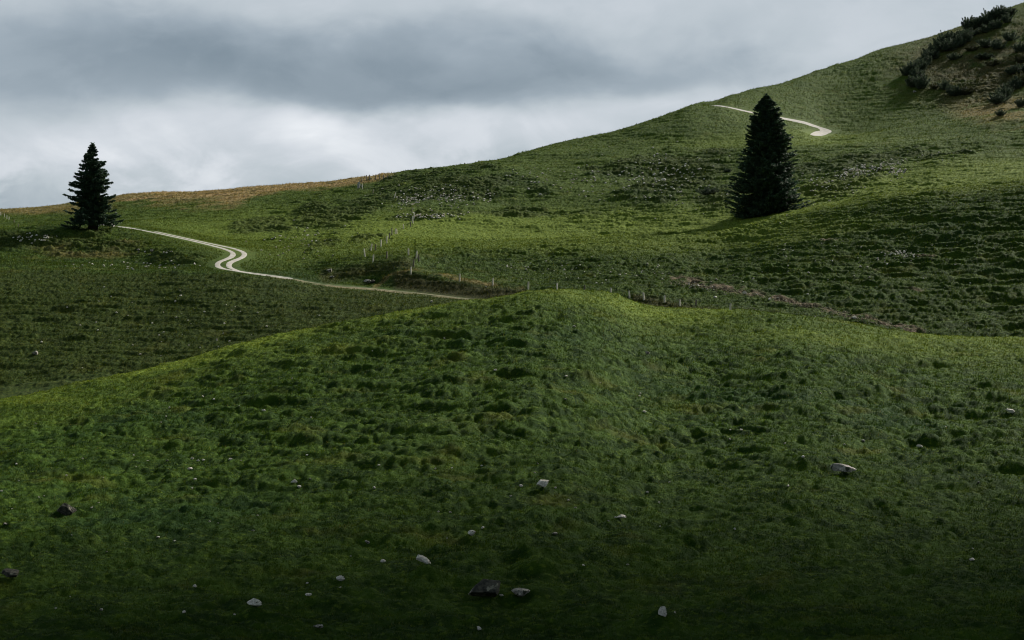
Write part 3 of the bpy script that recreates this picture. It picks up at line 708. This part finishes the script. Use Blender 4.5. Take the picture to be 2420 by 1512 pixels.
# ------------------------------------------------------------------ spruces
def spruce(px, py, hpx, prof, n_br, seed, label, trunk_r, open_=0.0, clear=.06, twin=False, per=46, spray=(.5, .95), wide=1.4):
    rs = np.random.default_rng(seed)
    (x, y), r = hit_on(Z, px, py, rmin=300); z = float(zat(x, y)); H = hpx/F_*r
    root = bpy.data.objects.new('spruce_tree', None); COL.objects.link(root); root.location = (x, y, z-.1)
    root['label'] = label; root['category'] = 'tree'
    b = Buf(); hs = np.linspace(0, 1, 9)
    b.tube([(.15*math.sin(3*s), 0, s*H*.98) for s in hs], [trunk_r*(1-s)**.8+.03+(.25*trunk_r if s == 0 else 0) for s in hs], 10, jit=.12)
    if twin: b.tube([(.9, .2, 0), (.95, .2, H*.15), (.7, .1, H*.4)], [trunk_r*.45, trunk_r*.4, .05], 8, jit=.15)
    pt = np.array(prof)                      # (t from top, half width in px)
    Vs = []
    for k in range(n_br):
        t = clear + (1-clear)*((k+rs.random())/n_br)**1.12          # height fraction
        if t > .985: continue
        top = 1-t
        Lm = wide*np.interp(top, pt[:, 0], pt[:, 1])/F_*r
        az = rs.uniform(0, 2*math.pi)
        lobes = .86+.16*math.sin(az*3+t*9+seed)+.10*math.sin(az*5-t*23)
        L = max(.35, Lm*lobes*(1-open_*rs.random()**1.5)*rs.uniform(.82, 1.16))
        h0 = t*H; droop = (.08+.20*(1-t))*(1 if t < .85 else -.4)
        d = np.array([math.cos(az), math.sin(az)]); s = np.linspace(0, 1, 5)
        zc = h0 - L*droop*np.sin(s*2.0)*.9 + L*.13*s**3 - .15*L*rs.random()*s
        pts = np.c_[d[0]*L*s, d[1]*L*s, zc]
        if L > .8: b.tube(pts, np.linspace(.05+.012*L, .012, 5), 4, cap=False)
        m = int(1.5*per*(.35+.65*min(1, L/4.0)))
        u = rs.random(m)**.72
        wd = .30*L*(1.05-u)*.9+.10
        side = rs.normal(size=m)*.5*wd
        c = np.c_[d[0]*L*u - d[1]*side, d[1]*L*u + d[0]*side, np.interp(u, s, zc) + rs.normal(size=m)*.05 - np.abs(side)*.12]
        ln = rs.uniform(*spray, m)*(.55+.2*min(L, 3)); an = az + np.sign(side)*rs.uniform(.2, 1.0, m)
        tipd = np.c_[np.cos(an), np.sin(an), rs.uniform(-.75, .15, m)]; tipd /= np.linalg.norm(tipd, axis=1)[:, None]
        wv_ = np.c_[-np.sin(an), np.cos(an), rs.normal(size=m)*.8]; wv_ /= np.linalg.norm(wv_, axis=1)[:, None]
        wid = rs.uniform(.10, .24, m)[:, None]
        A = c - wv_*wid; B = c + wv_*wid; T = c + tipd*ln[:, None]*.62
        Vs.append(np.stack([A, B, T], 1).reshape(-1, 3))
        hang = rs.random(m) < .45
        if hang.any():
            c2 = c[hang]; l2 = rs.uniform(.25, .6, len(c2))[:, None]
            Vs.append(np.stack([c2-wv_[hang]*wid[hang], c2+wv_[hang]*wid[hang], c2+np.c_[rs.normal(size=(len(c2), 2))*.08, -np.ones(len(c2))]*l2], 1).reshape(-1, 3))
    # leader shoots
    m = 120; tt = rs.random(m)**1.5*.07; ct = np.c_[rs.normal(size=(m, 2))*.12*(1+tt[:, None]*25), H*(1-tt)]
    Vs.append(np.stack([ct, ct+rs.normal(size=(m, 3))*.14, ct+np.c_[rs.normal(size=(m, 2))*.22, rs.uniform(-.1, .4, m)]], 1).reshape(-1, 3))
    V = np.concatenate(Vs); F = np.arange(len(V)).reshape(-1, 3)
    link('trunk', b.mesh('trunk', M_bark), root)
    link('crown', np_mesh('crown', V, F, M_needle, smooth=False), root)
    return root
spruce(217, 541, 198, [(0,2),(.06,9),(.12,17),(.2,26),(.3,33),(.4,42),(.5,50),(.6,50),(.7,55),(.8,60),(.88,62),(.94,56),(1,50)], 340, 5, 'lone spruce with ragged gappy crown on a mound beside the winding road', .62, .62, .115, True, per=84, spray=(.45, .85), wide=1.2)
spruce(1812, 502, 279, [(0,2),(.06,12),(.13,24),(.22,34),(.35,44),(.45,50),(.6,56),(.72,66),(.82,74),(.92,76),(1,60)], 1250, 9, 'large dense cone shaped dark spruce on the upper slope below the pale road', .8, .12, .02, False, per=64, wide=1.24)

# ------------------------------------------------------------------ shrubs
def shrub_parts(seed, material):
    rs = np.random.default_rng(seed); b = Buf(); Vs = []
    for k in range(34):
        az = rs.uniform(0, 6.28); sp = .62*rs.random()**.6; h = (1-.9*sp*sp)*rs.uniform(.55, 1.0)
        bx, by = math.cos(az)*sp*.35, math.sin(az)*sp*.35; tx, ty = math.cos(az)*sp, math.sin(az)*sp
        b.tube([(bx, by, -.05), ((bx+tx)/2, (by+ty)/2, h*.5), (tx, ty, h*.95)], [.010, .007, .003], 4)
        m = 260; u = .05+1.0*rs.random(m)**.75
        c = np.c_[bx+(tx-bx)*u, by+(ty-by)*u, h*u] + rs.normal(size=(m, 3))*np.array([.085, .085, .05])*(1.2-u)[:, None]
        d1 = rs.normal(size=(m, 3)); d1[:, 2] = np.abs(d1[:, 2])*1.1; d1 /= np.linalg.norm(d1, axis=1)[:, None]
        d2 = np.cross(d1, rs.normal(size=(m, 3))); d2 /= np.linalg.norm(d2, axis=1)[:, None]
        s = rs.uniform(.022, .05, m)[:, None]
        Vs.append(np.stack([c-d2*s*.45, c+d2*s*.45, c+d1*s*1.2], 1).reshape(-1, 3))
    V = np.concatenate(Vs); V[:, 2] = np.maximum(V[:, 2], -.05)
    return b.mesh('stem', M_stem), np_mesh('foliage', V, np.arange(len(V)).reshape(-1, 3), material, smooth=False)
shv = [shrub_parts(300+i, M_shrub if i < 4 else M_shrub2) for i in range(6)]
def shrub(px, py, wpx, hpx, kind, label, group=None, rmin=420):
    (x, y), r = hit_on(Z, px, py, rmin=rmin, rmax=900); z = float(zat(x, y))
    t = bpy.data.objects.new('shrub', None); COL.objects.link(t); t.location = (x, y, z-.1)
    t.rotation_euler = (0, 0, rng.uniform(0, 6.28)); sw = wpx/F_*r*1.25*rng.uniform(1.0, 1.6); sh = hpx/F_*r*rng.uniform(1.0, 1.6); t.scale = (sw, sw*.9, sh)
    t['label'] = label; t['category'] = 'shrub'
    if group: t['group'] = group
    link('stem', shv[kind][0], t); link('foliage', shv[kind][1], t)
DG = 'dark bushy shrub in the thicket climbing the high slope to the skyline'
for i, (x, y, w, h) in enumerate([(1705,450,34,30),(1745,440,40,38),(1790,420,44,42),(1745,520,44,36),(1790,530,46,34),(1825,360,40,36),(1850,330,40,36),(1880,310,40,36),(1905,290,40,34),(1940,270,42,36),(1960,300,44,34),(1990,250,42,34),(2020,280,46,34),(2030,230,44,34),(2060,250,46,34),(2080,180,40,34),(2110,165,44,36),(2140,160,44,32),(2180,150,44,36),(2205,130,44,36),(2235,120,42,34),(2265,110,42,34),(2290,110,40,34),(2330,85,34,28),(2310,130,40,28),(2240,170,44,26),(2180,190,44,26),(1870,350,36,30),(1770,470,44,34),(2100,210,40,26),(1815,390,40,34)]):
    X3, Y3 = q3((x, y)); shrub(X3, Y3+2, w*.5, h*.6+4*rng.random(), int(rng.integers(4)), DG, 'shrubs in the skyline thicket')
SG = 'scattered dark shrub on the brown heathery slope below the thicket'
for i, (x, y, w, h) in enumerate([(1980,560,44,30),(2010,575,50,34),(2060,565,50,34),(1930,535,36,26),(1870,530,30,20),(2260,620,54,40),(2290,590,44,36),(2320,545,46,34),(2360,530,46,36),(2395,510,46,36),(2350,440,44,30),(2390,430,50,30),(2200,280,54,26),(2260,290,54,28),(2390,310,54,28),(1990,355,44,20),(2170,350,46,22),(2395,640,40,24),(2100,300,40,20),(2330,240,50,24),(2395,370,46,26),(2230,390,40,18)]):
    X3, Y3 = q3((x, y)); shrub(X3, Y3+2, w*.48, h*.62, int(rng.integers(6)), SG, 'scattered shrubs below the thicket')
X3, Y3 = q3((2270, 698)); shrub(X3, Y3, 13, 15, 1, 'small upright shrub standing alone in brown grass below the signpost')
X3, Y3 = q3((505, 1175)); shrub(X3, Y3, 32, 18, 2, 'low dark shrub alone on the slope left of the large spruce', rmin=330)
X3, Y3 = q3((620, 1040)); shrub(X3, Y3, 14, 10, 3, 'small low bush beside the flank of the large spruce', rmin=330)

# ------------------------------------------------------------------ sky and light
SUN_AZ, SUN_EL = math.radians(40), math.radians(34)
world = bpy.data.worlds.new('World'); scene.world = world; world.use_nodes = True
nt = world.node_tree; nt.nodes.clear(); g = NT(nt)
wo = g.n('ShaderNodeOutputWorld'); bg = g.n('ShaderNodeBackground'); bgc = g.n('ShaderNodeBackground')
sky = g.n('ShaderNodeTexSky', sky_type='NISHITA'); sky.sun_disc = False; sky.sun_elevation = SUN_EL; sky.sun_rotation = SUN_AZ
g.l(sky.outputs[0], bg.inputs[0]); bg.inputs[1].default_value = .08
tc = g.n('ShaderNodeTexCoord'); sp = g.n('ShaderNodeSeparateXYZ'); g.l(tc.outputs['Generated'], sp.inputs[0])
az = g.math('ARCTAN2', sp.outputs[0], sp.outputs[1]); el = g.math('ARCSINE', sp.outputs[2])
cb = g.n('ShaderNodeCombineXYZ'); g.l(az, cb.inputs[0]); g.l(el, cb.inputs[1]); cv = cb.outputs[0]
mp = g.n('ShaderNodeMapping'); g.l(cv, mp.inputs[0]); mp.inputs['Scale'].default_value = (1, 1.9, 1); mp.inputs['Rotation'].default_value = (0, 0, .12)
nA = g.noise(mp.outputs[0], 9.0, 4, .5); nB = g.noise(mp.outputs[0], 24.0, 5, .55, .3); nC = g.noise(mp.outputs[0], 4.0, 3, .5)
wr = g.math('SUBTRACT', nA, .5); wr2 = g.math('SUBTRACT', nB, .5)
azw = g.math('ADD', az, g.math('MULTIPLY', wr, .10)); elw = g.math('ADD', el, g.math('ADD', g.math('MULTIPLY', wr, .05), g.math('MULTIPLY', wr2, .008)))
def sk(px, py):
    a, e = ray(px, py); return float(a), float(math.atan(e))
def blob(px, py, rx, ry, amp, warp=True, p=1.0):
    a0, e0 = sk(px, py)
    dx = g.math('MULTIPLY', g.math('SUBTRACT', azw if warp else az, a0), F_/rx); dy = g.math('MULTIPLY', g.math('SUBTRACT', elw if warp else el, e0), F_/ry)
    d = g.math('ADD', g.math('MULTIPLY', dx, dx), g.math('MULTIPLY', dy, dy))
    return g.math('MULTIPLY', g.math('EXPONENT', g.math('MULTIPLY', d, -1.0)), amp)
val = g.math('ADD', .50, g.math('MULTIPLY', wr, .10))
for bl in [(250, 120, 620, 80, -.13), (0, 200, 420, 50, -.07), (820, 150, 560, 95, -.15), (980, 225, 360, 42, -.10), (1420, 180, 420, 60, -.12),
           (740, 300, 90, 55, .16), (800, 350, 60, 40, .06), (1180, 300, 420, 50, .12), (520, 300, 400, 60, .14), (150, 320, 300, 55, .06), (1550, 245, 260, 32, .12), (200, 420, 600, 90, .05), (700, 400, 500, 60, .09), (1050, 10, 900, 45, .05), (1900, 90, 600, 90, .02)]:
    val = g.math('ADD', val, blob(*bl))
low = g.rng(el, .10, .15, 1.0, 0.0)
nD = g.noise(mp.outputs[0], 17.0, 6, .6, .8)
nE = g.rng(g.noise(mp.outputs[0], 13.0, 6, .55, .5), .44, .60, -.09, .09)
val = g.math('ADD', val, g.math('MULTIPLY', nE, g.math('ADD', .18, g.math('MULTIPLY', low, .55))))
val = g.math('ADD', val, g.math('MULTIPLY', g.math('SUBTRACT', nD, .5), g.math('ADD', .08, g.math('MULTIPLY', low, .20))))
# away from the break in the cloud the overcast is thicker and darker, towards the zenith and behind the viewpoint
zen = g.rng(el, .24, .75); beh = g.rng(g.math('ABSOLUTE', az), .6, 1.7)
val = g.math('MULTIPLY', val, g.math('SUBTRACT', 1.0, g.math('MULTIPLY', zen, .42)))
val = g.math('MULTIPLY', val, g.math('SUBTRACT', 1.0, g.math('MULTIPLY', beh, .3)))
cr = g.n('ShaderNodeValToRGB'); g.l(val, cr.inputs[0])
e_ = cr.color_ramp.elements; e_[0].position = 0; e_[0].color = (.03, .04, .05, 1); e_[1].position = 1; e_[1].color = (.95, .97, 1, 1)
for p_, c_ in [(.15, (.13, .165, .20)), (.25, (.205, .26, .31)), (.38, (.32, .38, .435)), (.5, (.475, .53, .575)), (.62, (.61, .65, .70)), (.78, (.76, .79, .83))]:
    x_ = e_.new(p_); x_.color = (*c_, 1)
g.l(cr.outputs[0], bgc.inputs[0]); bgc.inputs[1].default_value = .78
mx = g.n('ShaderNodeMixShader'); mx.inputs[0].default_value = .94; g.l(bg.outputs[0], mx.inputs[1]); g.l(bgc.outputs[0], mx.inputs[2]); g.l(mx.outputs[0], wo.inputs[0])

sun = bpy.data.lights.new('sun', 'SUN'); sun.energy = 5.0; sun.angle = math.radians(5); sun.color = (1, .95, .86)
so = bpy.data.objects.new('sun', sun); COL.objects.link(so)
from mathutils import Vector
sd = Vector((math.sin(SUN_AZ)*math.cos(SUN_EL), math.cos(SUN_AZ)*math.cos(SUN_EL), math.sin(SUN_EL)))
so.rotation_euler = (-sd).to_track_quat('-Z', 'Y').to_euler()

# ------------------------------------------------------------------ added cloud mesh, unseen above the view, placed to shade the foreground
def shade_cloud(name, cx, cy, cz, rx, ry, rz, seed):
    V = IV4.copy(); d = fbm(V[:, 0]*1.6+seed, V[:, 1]*1.6+V[:, 2], seed, 5)
    V = V*(1+.45*d)[:, None]*np.array([rx, ry, rz]) + np.array([cx, cy, cz])
    link(name, np_mesh(name, V, IF4, M_shade_cloud), kind='structure')
M_shade_cloud = simple('shade_cloud_grey', (.35, .37, .40), (.5, .52, .55), .01, 1., 0)
cdx, cdy = math.sin(SUN_AZ)/math.tan(SUN_EL), math.cos(SUN_AZ)/math.tan(SUN_EL)
shade_cloud('shade_cloud', 200*cdx+60, 200*cdy-154, 200, 380, 215, 28, 3)

vs = scene.view_settings; scene.display_settings.display_device = 'sRGB'
vs.view_transform = 'Standard'; vs.look = 'None'; vs.exposure = 0.42; vs.gamma = 1; vs.use_curve_mapping = False
scene.cycles.filter_width = 1.05
scene.cycles.max_bounces = 5; scene.cycles.diffuse_bounces = 2; scene.cycles.transmission_bounces = 3
